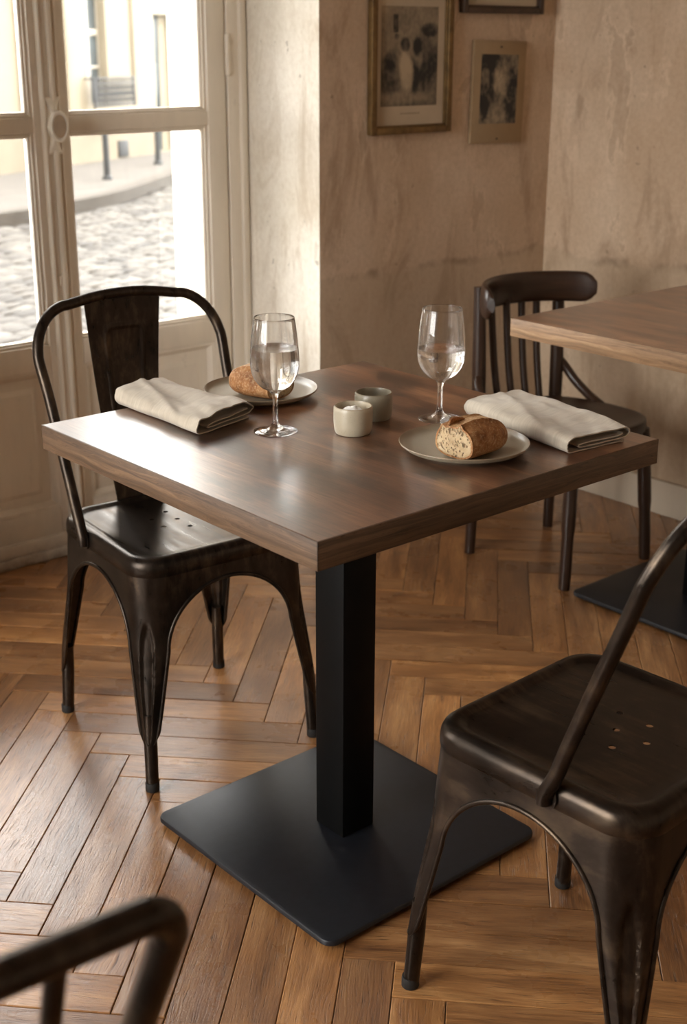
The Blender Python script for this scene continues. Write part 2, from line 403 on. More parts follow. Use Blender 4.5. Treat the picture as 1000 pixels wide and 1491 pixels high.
# ------------------------------------------------------------------ French doors
def door_frame(name,x0,x1):
    mb=MB()
    for a,b in ((x0,x0+.06),(x1-.06,x1)):
        mb.box(a,YD-.004,0,b,YD+.05,2.36,.004)
    for a in (x1-.024,):
        mb.box(a,YD-.016,0,x1-.002,YD,2.36,.004)
    for a in (x0+.002,):
        mb.box(a,YD-.016,0,a+.022,YD,2.36,.004)
    mb.box(x0+.06,YD,2.30,x1-.06,YD+.05,2.36,.004)
    mb.box(x0+.06,YD-.02,0,x1-.06,YD+.2,.03,.005)
    return mb.build(name,M['paint'],kind='structure')
PANES=((.585,1.117),(1.155,1.69),(1.728,2.2))
def door_leaf(name,x0,x1,px0,px1,right):
    """leaf in the plane YD, room face at y=YD"""
    t=.042; y0,y1=YD,YD+t
    mb=MB()
    mb.box(x0,y0,.035,px0,y1,2.295,.003); mb.box(px1,y0,.035,x1,y1,2.295,.003)
    mb.box(px0,y0,.035,px1,y1,.137,.003)
    mb.box(px0,y0,.520,px1,y1,.585,.003); mb.box(px0,y0,2.2,px1,y1,2.295,.003)
    mb.box(px0,y0+.003,1.117,px1,y1,1.155,.003); mb.box(px0,y0+.003,1.69,px1,y1,1.728,.003)
    # glazing beads: slim stepped bead round every pane
    for (za,zb) in PANES:
        for k,(d,w) in enumerate(((.010,.007),(.018,.012))):
            mb.box(px0,y0+d,za,px0+w,y1-.004,zb,.002); mb.box(px1-w,y0+d,za,px1,y1-.004,zb,.002)
            mb.box(px0+w,y0+d,za,px1-w,y1-.004,za+w,.002); mb.box(px0+w,y0+d,zb-w,px1-w,y1-.004,zb,.002)
    # weather bar at the foot
    mb.box(x0+.004,y0-.018,.03,x1-.004,y0+.002,.066,.005)
    o=mb.build(name,M['paint'],kind='structure')
    # recessed panel with a moulded field
    pb=MB(); pb.box(px0-.004,y0+.016,.13,px1+.004,y1-.006,.53)
    def ring(i0,i1,d0,d1):
        V=[]
        for i,d in ((i0,d0),(i1,d1)):
            V+=[(px0+i,y0+d,.137+i),(px1-i,y0+d,.137+i),(px1-i,y0+d,.52-i),(px0+i,y0+d,.52-i)]
        pb.add(V,[(k,(k+1)%4,4+(k+1)%4,4+k) for k in range(4)])
    ring(0,.008,.002,.004); ring(.008,.016,.004,.012); ring(.016,.022,.012,.017); ring(.045,.058,.0155,.010)
    i=.058; pb.add([(px0+i,y0+.010,.137+i),(px1-i,y0+.010,.137+i),(px1-i,y0+.010,.52-i),(px0+i,y0+.010,.52-i)],[(0,1,2,3)])
    ring(.022,.045,.0155,.0155)
    pb.build('panel',M['paint'],o)
    gb=MB()
    for (za,zb) in PANES: gb.box(px0+.003,y0+.026,za+.003,px1-.003,y0+.029,zb-.003)
    gb.build('glazing',M['pane'],o,smooth=0)
    # hinges
    hx=x1+.004 if right else x0-.004
    for zz in (.25,1.30,2.05):
        hb=MB(); hb.tube([(hx,YD-.006,zz-.045),(hx,YD-.006,zz-.002)],.0075,12); hb.tube([(hx,YD-.006,zz+.002),(hx,YD-.006,zz+.045)],.0075,12)
        for s in (-.05,.05): hb.lathe([(.001,.006),(.006,.003),(.0078,-.003),(.0078,-.006)] if s>0 else [(.0078,.006),(.0078,.003),(.006,-.003),(.001,-.006)],12,(hx,YD-.006,zz+s))
        hb.build('hinge',M['paint'],o)
    return o
def bolt(o,x):
    mb=MB()
    # moulded meeting cover strip with half-round beads
    mb.box(x-.018,YD-.012,.07,x+.036,YD+.002,2.29,.003)
    mb.tube([(x-.012,YD-.012,.07),(x-.012,YD-.012,2.29)],.005,8)
    mb.tube([(x+.030,YD-.012,.07),(x+.030,YD-.012,2.29)],.004,8)
    mb.build('astragal',M['paint'],o)
    rb=MB(); rb.tube([(x+.010,YD-.019,.08),(x+.010,YD-.019,1.075)],.007,12); rb.tube([(x+.010,YD-.019,1.195),(x+.010,YD-.019,2.28)],.007,12)
    for zz in (.35,.75,1.55,1.95): rb.box(x-.003,YD-.021,zz-.012,x+.023,YD-.010,zz+.012,.003)
    rb.build('bolt_rod',M['paint'],o)
    cb=MB()
    # ornate waisted case
    def case(u,v):
        z=1.066+.138*v
        k=abs(v-.5)*2
        w=.0155+.006*math.cos(k*PI*2.0)*(.6 if k>.45 else 1)+.003*(k>.88)
        a=-PI/2+PI*u
        return (x+.010+w*math.sin(a),YD-.012-(.015+.006*math.cos(k*PI))*math.cos(a)*(1 if k<.97 else .6),z)
    cb.grid(case,14,40)
    cb.build('bolt_case',M['porcelain'],o)
    kb=MB(); c=(x+.016,YD-.030,1.135)
    kb.tube([(x+.010,YD-.022,1.135),(x+.006,YD-.048,1.135)],[.012,.009],14)
    k1=kb.build('knob_spindle',M['porcelain'],o)
    # dished oval knob on a spindle
    db=MB()
    db.lathe([(.0001,-.008),(.012,-.0075),(.021,-.004),(.0245,.001),(.0245,.004),(.0225,.0062),(.0195,.006),(.018,.0042),(.0001,.0034)],36)
    k=db.build('knob',M['porcelain'],o)
    k.matrix_local=Matrix.Translation((x+.006,YD-.050,1.135))@Matrix.Rotation(R(-12),4,'Z')@Matrix.Rotation(PI/2,4,'X')@Matrix.Diagonal((.92,1.55,1,1))
    fb=MB(); fb.lathe([(.0178,.0050),(.010,.0058),(.0001,.006)],36); f=fb.build('knob_face',M['porcelain_dark'],k)
for dx,nm in ((0,('door_1','door_2','trim_1')),(-1.89,('door_3','door_4','trim_2'))):
    if dx==0:
        L_=door_leaf(nm[0],-.285,.357,-.225,.318,False)
        R_=door_leaf(nm[1],.36,.905,.416,.845,True); bolt(R_,.354)
        F_=door_frame(nm[2],-.348,.970)
    else:
        for src,n2 in ((L_,nm[0]),(R_,nm[1]),(F_,nm[2])):
            c=copy_tree(src); c.name=n2; c.location.x+=dx

# unseen wide window added to the left wall to bring in more daylight
wb=MB()
for yy in (-.59,.22,1.03): wb.box(-3.08,yy,.42,-3.02,yy+.05,2.55,.004)
for zz in (.42,2.50): wb.box(-3.08,-.54,zz,-3.02,1.03,zz+.05,.004)
wf=wb.build('window_fill',M['paint'],kind='structure')
gb=MB()
for yy in (-.59,.22): gb.box(-3.053,yy+.05,.47,-3.047,yy+.81,2.5)
gb.build('glazing',M['pane'],wf,smooth=0)
# ------------------------------------------------------------------ pedestal tables
def cafe_table(name,label,cx,cy,x0,x1,y0,y1,base_c,base_h,col_h,boards,edge,thick=.0405):
    t=thing(name,label,'table',(cx,cy,0))
    zt=.75
    mb=MB(); e=.0022
    # boards of the decor, running along y; same surface, different shade
    xs=boards
    for k in range(len(xs)-1):
        mb.box(xs[k]-cx,y0-cy+e,zt-thick+.003,xs[k+1]-cx,y1-cy-e,zt,0,0,1,a=(.55,.30,.62,.38,.80,.5)[k%6]+random.uniform(-.05,.05))
    # edge banding
    def band(ax0,ay0,ax1,ay1,g): mb.box(ax0-cx,ay0-cy,zt-thick,ax1-cx,ay1-cy,zt-.0004,.0009,1,g,a=random.uniform(.45,.6))
    top=mb.build('tabletop',[M['table'],M['edge']],t,smooth=30)
    eb=MB()
    for (a,b,c,d,g) in ((x0,y0,x0+e,y1,1),(x1-e,y0,x1,y1,1),(x0,y0,x1,y0+e,0),(x0,y1-e,x1,y1,0)):
        eb.box(a-cx,b-cy,zt-thick,c-cx,d-cy,zt-.0002,.0008,0,g,a=.5)
    eb.build('edge_band',edge,t,smooth=30)
    bx,by=base_c[0]-cx,base_c[1]-cy
    # column
    cb=MB(); cb.box(bx-col_h,by-col_h,.018,bx+col_h,by+col_h,zt-thick-.006,.0025)
    cb.build('column',M['column'],t)
    mp=MB(); mp.box(bx-.15,by-.15,zt-thick-.006,bx+.15,by+.15,zt-thick+.001,.002); mp.build('mounting_plate',M['column'],t)
    # base plate with rounded corners, standing on four glides
    pb=MB(); r=.022; pts=[]
    for (sx,sy,a0) in ((1,1,0),(-1,1,90),(-1,-1,180),(1,-1,270)):
        for i in range(9):
            an=R(a0+90*i/8); pts.append((bx+sx*(base_h-r)+r*math.cos(an),by+sy*(base_h-r)+r*math.sin(an)))
    rings=[(.014,.0055),(.003,.0065),(0,.009),(0,.0145),(.0015,.0172),(.004,.018)]
    n=len(pts); V=[];F=[]
    for ins,z in rings:
        for (x,y) in pts:
            d=Vector((x-bx,y-by)); q=Vector((max(-(base_h-r),min(base_h-r,d.x)),max(-(base_h-r),min(base_h-r,d.y)))); nn=(d-q).normalized()
            V.append((x-nn.x*ins,y-nn.y*ins,z))
    for i in range(len(rings)-1):
        for k in range(n): F.append((i*n+k,i*n+(k+1)%n,(i+1)*n+(k+1)%n,(i+1)*n+k))
    F.append(tuple(range(n))[::-1]); F.append(tuple(range((len(rings)-1)*n,len(rings)*n)))
    pb.add(V,F); pb.build('base_plate',M['black'],t,smooth=30)
    for sx in (-1,1):
        for sy in (-1,1):
            gb=MB(); gb.lathe([(.0001,0),(.016,0),(.018,.002),(.018,.006),(.0001,.006)],20,(bx+sx*(base_h-.035),by+sy*(base_h-.035),0))
            gb.build('glide',M['rubber'],t)
    return t
cafe_table('cafe_table','square walnut-brown cafe table in front, set with two plates, glasses and napkins',0,0,-.35,.35,-.35,.35,(.010,.009),.243,.0365,[-.3478,-.235,-.085,.06,.2,.3478],M['edge'])
cafe_table('cafe_table','bare walnut-brown cafe table standing by the right wall beyond the bentwood chair',1.375,.2,.885,1.826,-.25,.451,(1.375,.2),.235,.0365,[.8872,.985,1.188,1.40,1.62,1.8238],M['edge_pale'])

# ------------------------------------------------------------------ metal chairs
HX,HY=.183,.180          # half size of the seat
def rsq(hx,hy,r,n=8):
    pts=[]
    for (sx,sy,a0) in ((1,1,0),(-1,1,90),(-1,-1,180),(1,-1,270)):
        for i in range(n+1):
            an=R(a0+90*i/n); pts.append((sx*(hx-r)+r*math.cos(an),sy*(hy-r)+r*math.sin(an)))
    return pts
def seat_mesh():
    bm=bmesh.new(); rings=[]
    spec=[(0.0015,.418,.058),(0,.4205,.058),(0,.434,.058),(.0008,.441,.058),(.004,.448,.056),(.009,.4523,.053),(.015,.4540,.049),(.020,.4540,.046),(.0245,.4525,.043),(.029,.4498,.040),(.034,.4486,.037),(.05,.4482,.03)]
    for ins,z,r in spec:
        rings.append([bm.verts.new((x,y,z)) for x,y in rsq(HX-ins,HY-ins,r)])
    n=len(rings[0])
    for a,b in zip(rings,rings[1:]):
        for k in range(n): bm.faces.new((a[k],a[(k+1)%n],b[(k+1)%n],b[k]))
    z=spec[-1][1]; edges=[]
    last=rings[-1]
    for k in range(n): edges.append(bm.edges.get((last[k],last[(k+1)%n])))
    cs=[(0,-.012)]+[(.05*math.cos(R(30+60*i)),-.012+.05*math.sin(R(30+60*i))) for i in range(6)]
    for (cx,cy) in cs:
        vs=[bm.verts.new((cx+.0052*math.cos(2*PI*i/14),cy+.0052*math.sin(2*PI*i/14),z)) for i in range(14)]
        for i in range(14): edges.append(bm.edges.new((vs[i],vs[(i+1)%14])))
    bmesh.ops.triangle_fill(bm,use_beauty=True,use_dissolve=False,edges=edges,normal=(0,0,1))
    bmesh.ops.recalc_face_normals(bm,faces=bm.faces)
    # make sure the top looks up
    up=[f for f in bm.faces if abs(f.normal.z)>.99]
    if up and up[0].normal.z<0: bmesh.ops.reverse_faces(bm,faces=bm.faces)
    me=bpy.data.meshes.new('seat'); bm.to_mesh(me); bm.free()
    me.materials.append(M['bronze']); me.shade_smooth(); me.set_sharp_from_angle(angle=R(50)); return me
def leg_parts(sx,sy):
    """pressed sheet leg wrapped round one corner, with its half of the arches"""
    zt,za,z0,zb=.421,.392,.275,.098
    def cor(z): k=(zt-z)/zt; return (HX-.002+.016*k, HY-.002+.027*k)
    def ext(z): # width of the sheet to each side of the corner
        k=max(0,min(1,(z-zb)/(z0-zb))); e=.0195+(.052-.0195)*k**.9; q=min(1,k/.16); return .0128+(e-.0128)*math.sqrt(max(0,1-(1-q)**2))
    lev=[]
    for z,e in ((zt,None),(.41,None),(.40,None)): lev.append((z,None))
    NA=16
    for i in range(NA+1):
        t=PI/2*(1-i/NA); lev.append((z0+(za-z0)*math.sin(t), t))
    for i in range(1,41): lev.append((z0+(zb-z0)*i/40,-1))
    ns,na=7,26
    rows=[];V=[];F=[]
    for (z,t) in lev:
        cx,cy=cor(z)
        if t is None: ex,ey=cx,cy
        elif t==-1: ex=ey=ext(z)
        else:
            f=1-math.cos(t); ex=.052+(cx-.052)*f; ey=.052+(cy-.052)*f
        r=.056 if z>.33 else .056-(.056-.0145)*sst(.33,.13,z)
        r=min(r,ex*.98,ey*.98)
        sec=[]
        for i in range(ns): sec.append((cx-ex+(ex-r)*i/ns,cy,0,1,-9))
        for i in range(na+1):
            a=PI/2*(1-i/na); sec.append((cx-r+r*math.cos(a),cy-r+r*math.sin(a),math.cos(a),math.sin(a),(i/na-.5)*r*PI/2))
        for i in range(1,ns+1): sec.append((cx,cy-r-(ey-r)*i/ns,1,0,9))
        row=[]
        for (x,y,nx,ny,s) in sec:
            # long pressed groove down the outer corner
            gw=.0150*math.sqrt(max(0,min(1,(.330-z)/.05)))*(.42+.58*sst(.10,.22,z))*math.sqrt(max(0,min(1,(z-.100)/.02)))
            d=0
            if abs(s)<9 and z<.338 and gw>1e-4:
                d=.0062*(1-sst(gw*.70,gw*1.0,abs(s)))
            row.append((x-nx*d,y-ny*d,z))
        rows.append(row)
    mb=MB(); n=len(rows[0]); V=[p for r in rows for p in r]
    for j in range(len(rows)-1):
        for i in range(n-1): F.append((j*n+i,j*n+i+1,(j+1)*n+i+1,(j+1)*n+i))
    mb.add(V,F)
    # rolled edge along arch and leg, both sides
    for idx in (0,n-1):
        path=[rows[j][idx] for j in range(3,len(rows))]
        mb.tube(path,[.0036*sst(.100,.125,p[2])+.0004 for p in path],8)
    # round foot tube inside the corner
    ft=[]; 
    for z in (.155,.098,.012):
        cx,cy=cor(z); ft.append((cx-.0138,cy-.0138,z))
    mb.tube(ft,[.0110,.0128,.0122],16)
    cx,cy=cor(0)
    rf=MB(); rf.lathe([(.0001,0),(.0118,0),(.0134,.002),(.0134,.015),(.0128,.0185),(.0001,.0185)],18,(cx-.0135,cy-.0135,0))
    for b in (mb,rf):
        b.v=[(x*sx,y*sy,z) for x,y,z in b.v]
        if sx*sy<0: b.f=[f[::-1] for f in b.f]
    return mb,rf
def hoop_path(zt=.868,yt=-.208,cr=.085,top=.13,x1=.197):
    """back tube: from the left seat side up, over the top and down (local, front is +y)"""
    def yz(z): return -.045+(yt+.045)*((z-.44)/(zt-.44))**1.05 if z>.44 else -.045
    P=[(-.1895,-.040,.425),(-.1895,-.041,.440)]
    for z in (.47,.52,.58,.64,.70): P.append((-(.1885+(x1-.1885)*((z-.45)/.28)),yz(z),z))
    n=9
    for i in range(n+1):
        a=PI/2*i/n
        x=-(x1+.003)+cr*(1-math.cos(a)); z=zt-.012-cr*1.15+cr*1.15*math.sin(a)
        P.append((x,yz(z),z))
    P.append((-.05,yz(zt-.002),zt-.002)); P.append((0,yz(zt),zt))
    return P+[(-x,y,z) for x,y,z in P[-2::-1]], yz
def splat_mesh():
    P,yz=hoop_path()
    def fn(u,v):
        z=.440+(.861-.440)*v
        hw=.053+.030*v**1.1
        x=(u-.5)*2*hw
        y=-.172+(-.208+.172)*v-.012*math.sin(PI*v)+.012*((u-.5)*2)**2*(1-v)*.6
        if v<.04: y+= .0
        # raised inverted-U bead
        bw=.026+.018*v; top=.86
        ax=abs(x); dd=1e9
        if v<top-.04: dd=abs(ax-bw)
        else:
            r=.016; 
            qx=max(ax-(bw-r),0); qz=max((v-(top-.04))*.416,0)
            dd=abs(math.hypot(qx,qz)-r) if (qx>0 and qz>=0 and ax>bw-r) else abs(qz-r)
        h=.0032*(1-sst(.0014,.0050,dd))*(1 if v>.1 else 0)
        return (x,y+h,z)
    mb=MB(); mb.grid(fn,64,110); return mb
def metal_chair(label,loc,rz,slats=False,group=None):
    t=thing('metal_chair',label,'chair',loc,rz)
    global SEAT_SOLID
    s=bpy.data.objects.new('seat',SEAT); COL.objects.link(s); s.parent=t
    if SEAT_SOLID is None: mod_solid(s,.0016,-1); SEAT_SOLID=s.data
    else: s.data=SEAT_SOLID
    for sx in (-1,1):
        for sy in (-1,1):
            mb,rf=leg_parts(sx,sy); l=mb.build('leg',M['bronze'],t,smooth=50)
            rf.build('rubber_foot',M['rubber'],l)
    if not slats:
        P,yz=hoop_path()
        P=smoothpath(P,4); rr=[];fl=[]
        for p in P:
            k=sst(.50,.435,p.z); rr.append(.0105); fl.append((1,1-.62*k) if True else (1,1))
        hb=MB(); hb.tube(P,rr,14); hb.build('back_hoop',M['bronze'],t)
        sp=splat_mesh().build('back_splat',M['bronze'],t); mod_solid(sp,.0016,0)
    else:
        P,yz=hoop_path(.845,-.205,.034,.13,.205)
        hb=MB(); P=smoothpath(P,4); hb.tube(P,.0125,14); hb.build('back_hoop',M['bronze'],t)
        for x in (-.12,-.04,.04,.12):
            b=MB(); b.tube([(x*.9,-.165,.449),(x,yz(.70)-.006,.65),(x,-.203,.838)],.0072,10); b.build('back_slat',M['bronze'],t)
    # flattened tube ends, riveted to the seat sides
    for s in (-1,1):
        tb=MB(); 
        V=[]
        def lug(u,v,s=s):
            a=2*PI*u; rr=.0155
            return (s*(HX+.0005+.0032*v),-.041+rr*math.cos(a),.4335+rr*1.15*math.sin(a))
        tb.grid(lug,20,1,closeu=True); 
        tb.add([lug(k/20,1) for k in range(20)],[tuple(range(20)) if s>0 else tuple(range(20))[::-1]])
        lg=tb.build('tube_lug',M['bronze'],t,smooth=30,fix=True)
        rb=MB(); rb.tube([(s*(HX+.002),-.041,.4325),(s*(HX+.0062),-.041,.4325),(s*(HX+.0078),-.041,.4325)],[.0062,.0062,.0035],14)
        rb.build('rivet',M['bronze'],lg)
    # flat braces under the seat with the stacking stops
    bb=MB()
    for yy in (-.10,.10):
        bb=MB(); bb.box(-.175,yy-.010,.386,.175,yy+.010,.3895,.001)
        for xx in (-.05,.05): bb.box(xx-.012,yy-.012,.378,xx+.012,yy+.012,.3865,.002)
        bb.build('under_brace',M['bronze'],t)
    return t
SEAT=seat_mesh(); SEAT_SOLID=None
metal_chair('dark bronze metal chair with solid back splat, tucked under the table before the French door',(.026,.522,0),R(174.3))
metal_chair('dark bronze metal chair at the near right, its perforated seat in full view',(.004,-.552,0),R(2.2))
metal_chair('dark metal chair in the near left corner showing only its blurred tubular back',(-1.165,-.742,0),R(0),True)

# ------------------------------------------------------------------ bentwood chair
def bentwood():
    t=thing('bentwood_chair','dark brown bentwood chair with slatted back and wooden seat behind the set table','chair',(1.338,.65,0),0)
    # seat: rounded trapezoid, front (−y) wider
    zs=.402
    def outline(n=64):
        pts=[]
        for i in range(n):
            a=2*PI*i/n; c,s=math.cos(a),math.sin(a); e=.62
            x=math.copysign(abs(c)**e,c); y=math.copysign(abs(s)**e,s)
            hw=.183 if y<0 else .183-.02*y
            pts.append((x*hw,y*.187-.004))
        return pts
    o=outline(); n=len(o)
    mb=MB(); V=[];F=[]
    spec=[(.96,-.034),(1,-.031),(1.008,-.02),(1.008,-.008),(1,-.001),(.98,0.0),(.93,-.001),(.88,-.004),(.6,-.006),(.2,-.0065)]
    for s,z in spec: V+=[(x*s,y*s,zs+z) for x,y in o]
    for i in range(len(spec)-1):
        for k in range(n): F.append((i*n+k,i*n+(k+1)%n,(i+1)*n+(k+1)%n,(i+1)*n+k))
    F.append(tuple(range(n))[::-1]); F.append(tuple(range((len(spec)-1)*n,len(spec)*n)))
    UV=[[(V[i][0],V[i][1]) for i in f] for f in F]
    mb.add(V,F,0,UV); mb.build('seat',M['bent'],t)
    # apron ring
    ab=MB(); P=[(x*.93,y*.93,zs-.045) for x,y in o]; ab.tube(P,.012,8,closed=True,flat=[(1.6,.8)]*n); ab.build('seat_ring',M['bent'],t)
    # front legs
    for s in (-1,1):
        lb=MB(); lb.tube(smoothpath([(s*.142,-.15,zs-.03),(s*.150,-.158,.28),(s*.160,-.166,.14),(s*.169,-.172,0)],5),[.019]*5+[.018]*5+[.0155]*5+[.0145],14); lb.build('front_leg',M['bent'],t)
        # rear leg and back post in one bent piece
        pb=MB(); P=smoothpath([(s*.164,.171,0),(s*.160,.168,.2),(s*.157,.166,.42),(s*.157,.170,.58),(s*.157,.176,.735)],6)
        pb.tube(P,[.0145+.004*sst(0,.3,p.z)-.003*sst(.5,.75,p.z) for p in P],14); pb.build('back_post',M['bent'],t)
        # bent side brace from post to seat
        br=MB(); P=smoothpath([(s*.158,.166,.505),(s*.176,.150,.478),(s*.184,.118,.442),(s*.186,.065,.408),(s*.180,.02,.392)],6); br.tube(P,.0125,12); br.build('side_brace',M['bent'],t)
    # slats
    for x in (-.098,-.040,.020,.080):
        sb=MB(); P=smoothpath([(x*.92,.150,zs-.006),(x*.96,.172,.52),(x,.188,.69)],6)
        sb.tube(P,.0105,10,flat=[(.95,.95)]*len(P)); sb.build('back_slat',M['bent'],t)
    # crest rail: deep curved board with rounded ends, wrapping forward
    cb=MB(); NU=40; half=.205
    def crest(u,v):
        s=(u-.5)*2; a=s*R(62); 
        x=half*math.sin(a)/math.sin(R(62)); y=.192-.135*(1-math.cos(a))/(1-math.cos(R(62)))
        hgt=.041*(1-max(0,(abs(s)-.86)/.14)**2.2*.55)
        q=2*PI*v; c,sn=math.cos(q),math.sin(q)
        n_=Vector((math.sin(a)*.5,1,0)).normalized()
        th=.0125*(1 if abs(s)<.97 else .8)
        return (x-.036+n_.x*th*math.copysign(abs(c)**.75,c),y+n_.y*th*math.copysign(abs(c)**.75,c),.7135+hgt*math.copysign(abs(sn)**.75,sn))
    V=[];F=[];m=24
    for i in range(NU+1):
        for k in range(m): V.append(crest(i/NU,k/m))
    for i in range(NU):
        for k in range(m): F.append((i*m+k,i*m+(k+1)%m,(i+1)*m+(k+1)%m,(i+1)*m+k))
    F.append(tuple(range(m))[::-1]); F.append(tuple(range(NU*m,(NU+1)*m)))
    UV=[[(V[i][0],V[i][2]) for i in f] for f in F]
    cb.add(V,F,0,UV); cb.build('crest_rail',M['bent'],t,fix=False)
    return t
bentwood()

# ------------------------------------------------------------------ pictures on the wall
def paint_print(name,x0,z0,x1,z1,fn,parent,y,nx=90,nz=130):
    me=bpy.data.meshes.new(name); V=[];F=[]
    for j in range(nz+1):
        for i in range(nx+1): V.append((x0+(x1-x0)*i/nx,y,z0+(z1-z0)*j/nz))
    for j in range(nz):
        for i in range(nx): F.append((j*(nx+1)+i,j*(nx+1)+i+1,(j+1)*(nx+1)+i+1,(j+1)*(nx+1)+i))
    me.from_pydata(V,[],F); at=me.color_attributes.new('ink','FLOAT_COLOR','POINT'); d=[]
    paper=(.47,.37,.25); ink=(.030,.026,.022)
    for j in range(nz+1):
        for i in range(nx+1):
            k=max(0,min(1,fn(i/nx,j/nz,i,j))); d+= [ink[c]+(paper[c]-ink[c])*k for c in range(3)]+[1]
    at.data.foreach_set('color',d)
    me.materials.append(M['print']); o=bpy.data.objects.new(name,me); COL.objects.link(o); o.parent=parent; return o
t=NT('engraving_ink'); at=t.n('ShaderNodeAttribute',{'attribute_name':'ink'}); t.bsdf(Base_Color=at.outputs['Color'],Roughness=.85); M['print']=t.m
M['gilt']=plain('dull_gilt_frame',(.16,.095,.035),.42,.55,.35,40)
M['brownframe']=plain('dark_brown_frame',(.05,.026,.014),.45,0,.3,30)
M['mat']=plain('aged_mount_paper',(.50,.405,.29),.9,0,.08,9)
M['card']=plain('buff_card_mount',(.33,.225,.125),.9,0,.1,12)
def fbm(x,y,s,o=4): return noise.fractal(Vector((x*s,y*s,3.1*s)),1.0,2.0,o)
def ell(x,y,cx,cy,rx,ry,soft=.25):
    d=math.hypot((x-cx)/rx,(y-cy)/ry); return 1-sst(1-soft,1+soft,d)
def scene_women(u,v,i,j):
    g=.62+.22*fbm(u,v*1.2,4)                       # hazy wash
    g=g*(1-.45*sst(.75,.1,v))                       # ground darker
    g=max(g,.0)
    if .20<u<.30 and .74<v<.92: g=.12+.1*fbm(u,v,20) # doorway lantern
    g-=.35*ell(u,v,.27,.70,.04,.03)
    g-=.45*ell(u,v,.86,.77,.16,.07)                  # awning, roof
    g-=.38*ell(u,v,.80,.48,.26,.26,.5)
    g-=.25*ell(u,v,.10,.30,.22,.16,.4)
    g-=.35*ell(u,v,.17,.46,.10,.10,.4)
    g-=.5*ell(u,v,.42,.62,.085,.07)                  # dark shawl
    g-=.45*ell(u,v,.63,.60,.07,.09,.4)
    g+=.60*ell(u,v,.41+.05*math.sin(v*6),.34,.12,.20,.3)   # pale long dress
    g+=.30*ell(u,v,.66,.47,.07,.09,.4)
    g+=.25*ell(u,v,.45,.09,.42,.05,.6)
    g-=.3*ell(u,v,.60,.30,.06,.16,.4)
    return g*.95+.16*fbm(u*2,v*2,9,4)+.06*math.sin((u*1.3+v)*190)*(g<.6)
def scene_trees(u,v,i,j):
    g=.42+.25*fbm(u,v,4)
    g+=.30*ell(u,v,.52,.66,.20,.30,.6)
    g-=.45*ell(u,v,.22,.90,.36,.13,.5)+.4*ell(u,v,.30,.70,.07,.30,.4)
    g-=.40*ell(u,v,.85,.62,.17,.20,.5)+.35*ell(u,v,.14,.40,.18,.18,.5)
    g-=.55*ell(u,v,.12,.22,.11,.18,.3)
    g-=.35*ell(u,v,.42,.40,.16,.08,.5)
    g-=.45*ell(u,v,.85,.20,.18,.18,.5)
    g+=.35*ell(u,v,.55,.13,.20,.12,.6)+.25*ell(u,v,.80,.35,.08,.05)
    return g*.9+.26*fbm(u*2,v*2,7,5)+.05*math.sin((u-v)*170)*(g<.5)
def picture(name,label,x0,z0,x1,z1,w,frame,mat,img=None,fn=None,dep=.022,rough=None,glass=True):
    cx,cz=(x0+x1)/2,z0; t=thing(name,label,'picture',(cx,YW,cz)); y=0
    X0,X1,Z1=x0-cx,x1-cx,z1-cz
    if frame:
        fb=MB()
        for (a,b,c,d) in ((X0,0,X0+w,Z1),(X1-w,0,X1,Z1),(X0+w,0,X1-w,w),(X0+w,Z1-w,X1-w,Z1)):
            fb.box(a,-dep,b,c,-.001,d,.003)
        i=w; 
        for (a,b,c,d) in ((X0+i,i,X0+i+.004,Z1-i),(X1-i-.004,i,X1-i,Z1-i),(X0+i,i,X1-i,i+.004),(X0+i,Z1-i-.004,X1-i,Z1-i)):
            fb.box(a,-dep+.005,b,c,-.003,d,.001)
        fb.build('frame',frame,t)
        bb=MB(); bb.box(X0+w*.8,-.008,w*.8,X1-w*.8,-.002,Z1-w*.8); bb.build('mount',mat,t,smooth=0); yy=-.0085
    else:
        bb=MB(); bb.box(X0,-.012,0,X1,-.001,Z1,.002); bb.build('card_mount',mat,t); yy=-.0125
    if img:
        a,b,c,d=img
        paint_print('engraving',a-cx,b-cz,c-cx,d-cz,fn,t,yy)
        # plate mark pressed into the paper round the image
    return t
p1=picture('framed_print','gilt framed engraving of figures in long dresses hanging on the aged plaster wall',1.103,1.098,1.402,1.50,.019,M['gilt'],M['mat'],(1.145,1.170,1.353,1.422),scene_women)
# faint illegible caption line under the image
cb=MB()
for k in range(9): cb.box(-.034+k*.008,-.0089,.051+.0006*(k%2),-.034+k*.008+.0055,-.0083,.0545)
cb.build('caption_line',plain('faded_ink',(.30,.235,.16),.9),p1,smooth=0)
p2=picture('unframed_print','small unframed engraving of trees on buff card pinned beside the room corner',1.489,1.058,1.705,1.337,.0,None,M['card'],(1.519,1.112,1.672,1.300),scene_trees)
p2.rotation_euler=(0,R(1.2),0)
for zz in (.262,.012):
    pb=MB(); pb.lathe([(.0001,.004),(.0025,.003),(.003,0)],12); pn=pb.build('pin',M['brownframe'],p2); pn.matrix_local=Matrix.Translation((0,-.012,zz))@Matrix.Rotation(PI/2,4,'X')
picture('framed_print','dark brown frame cut off by the top edge above the small engraving',1.439,1.408,1.767,1.80,.017,M['brownframe'],M['mat'])

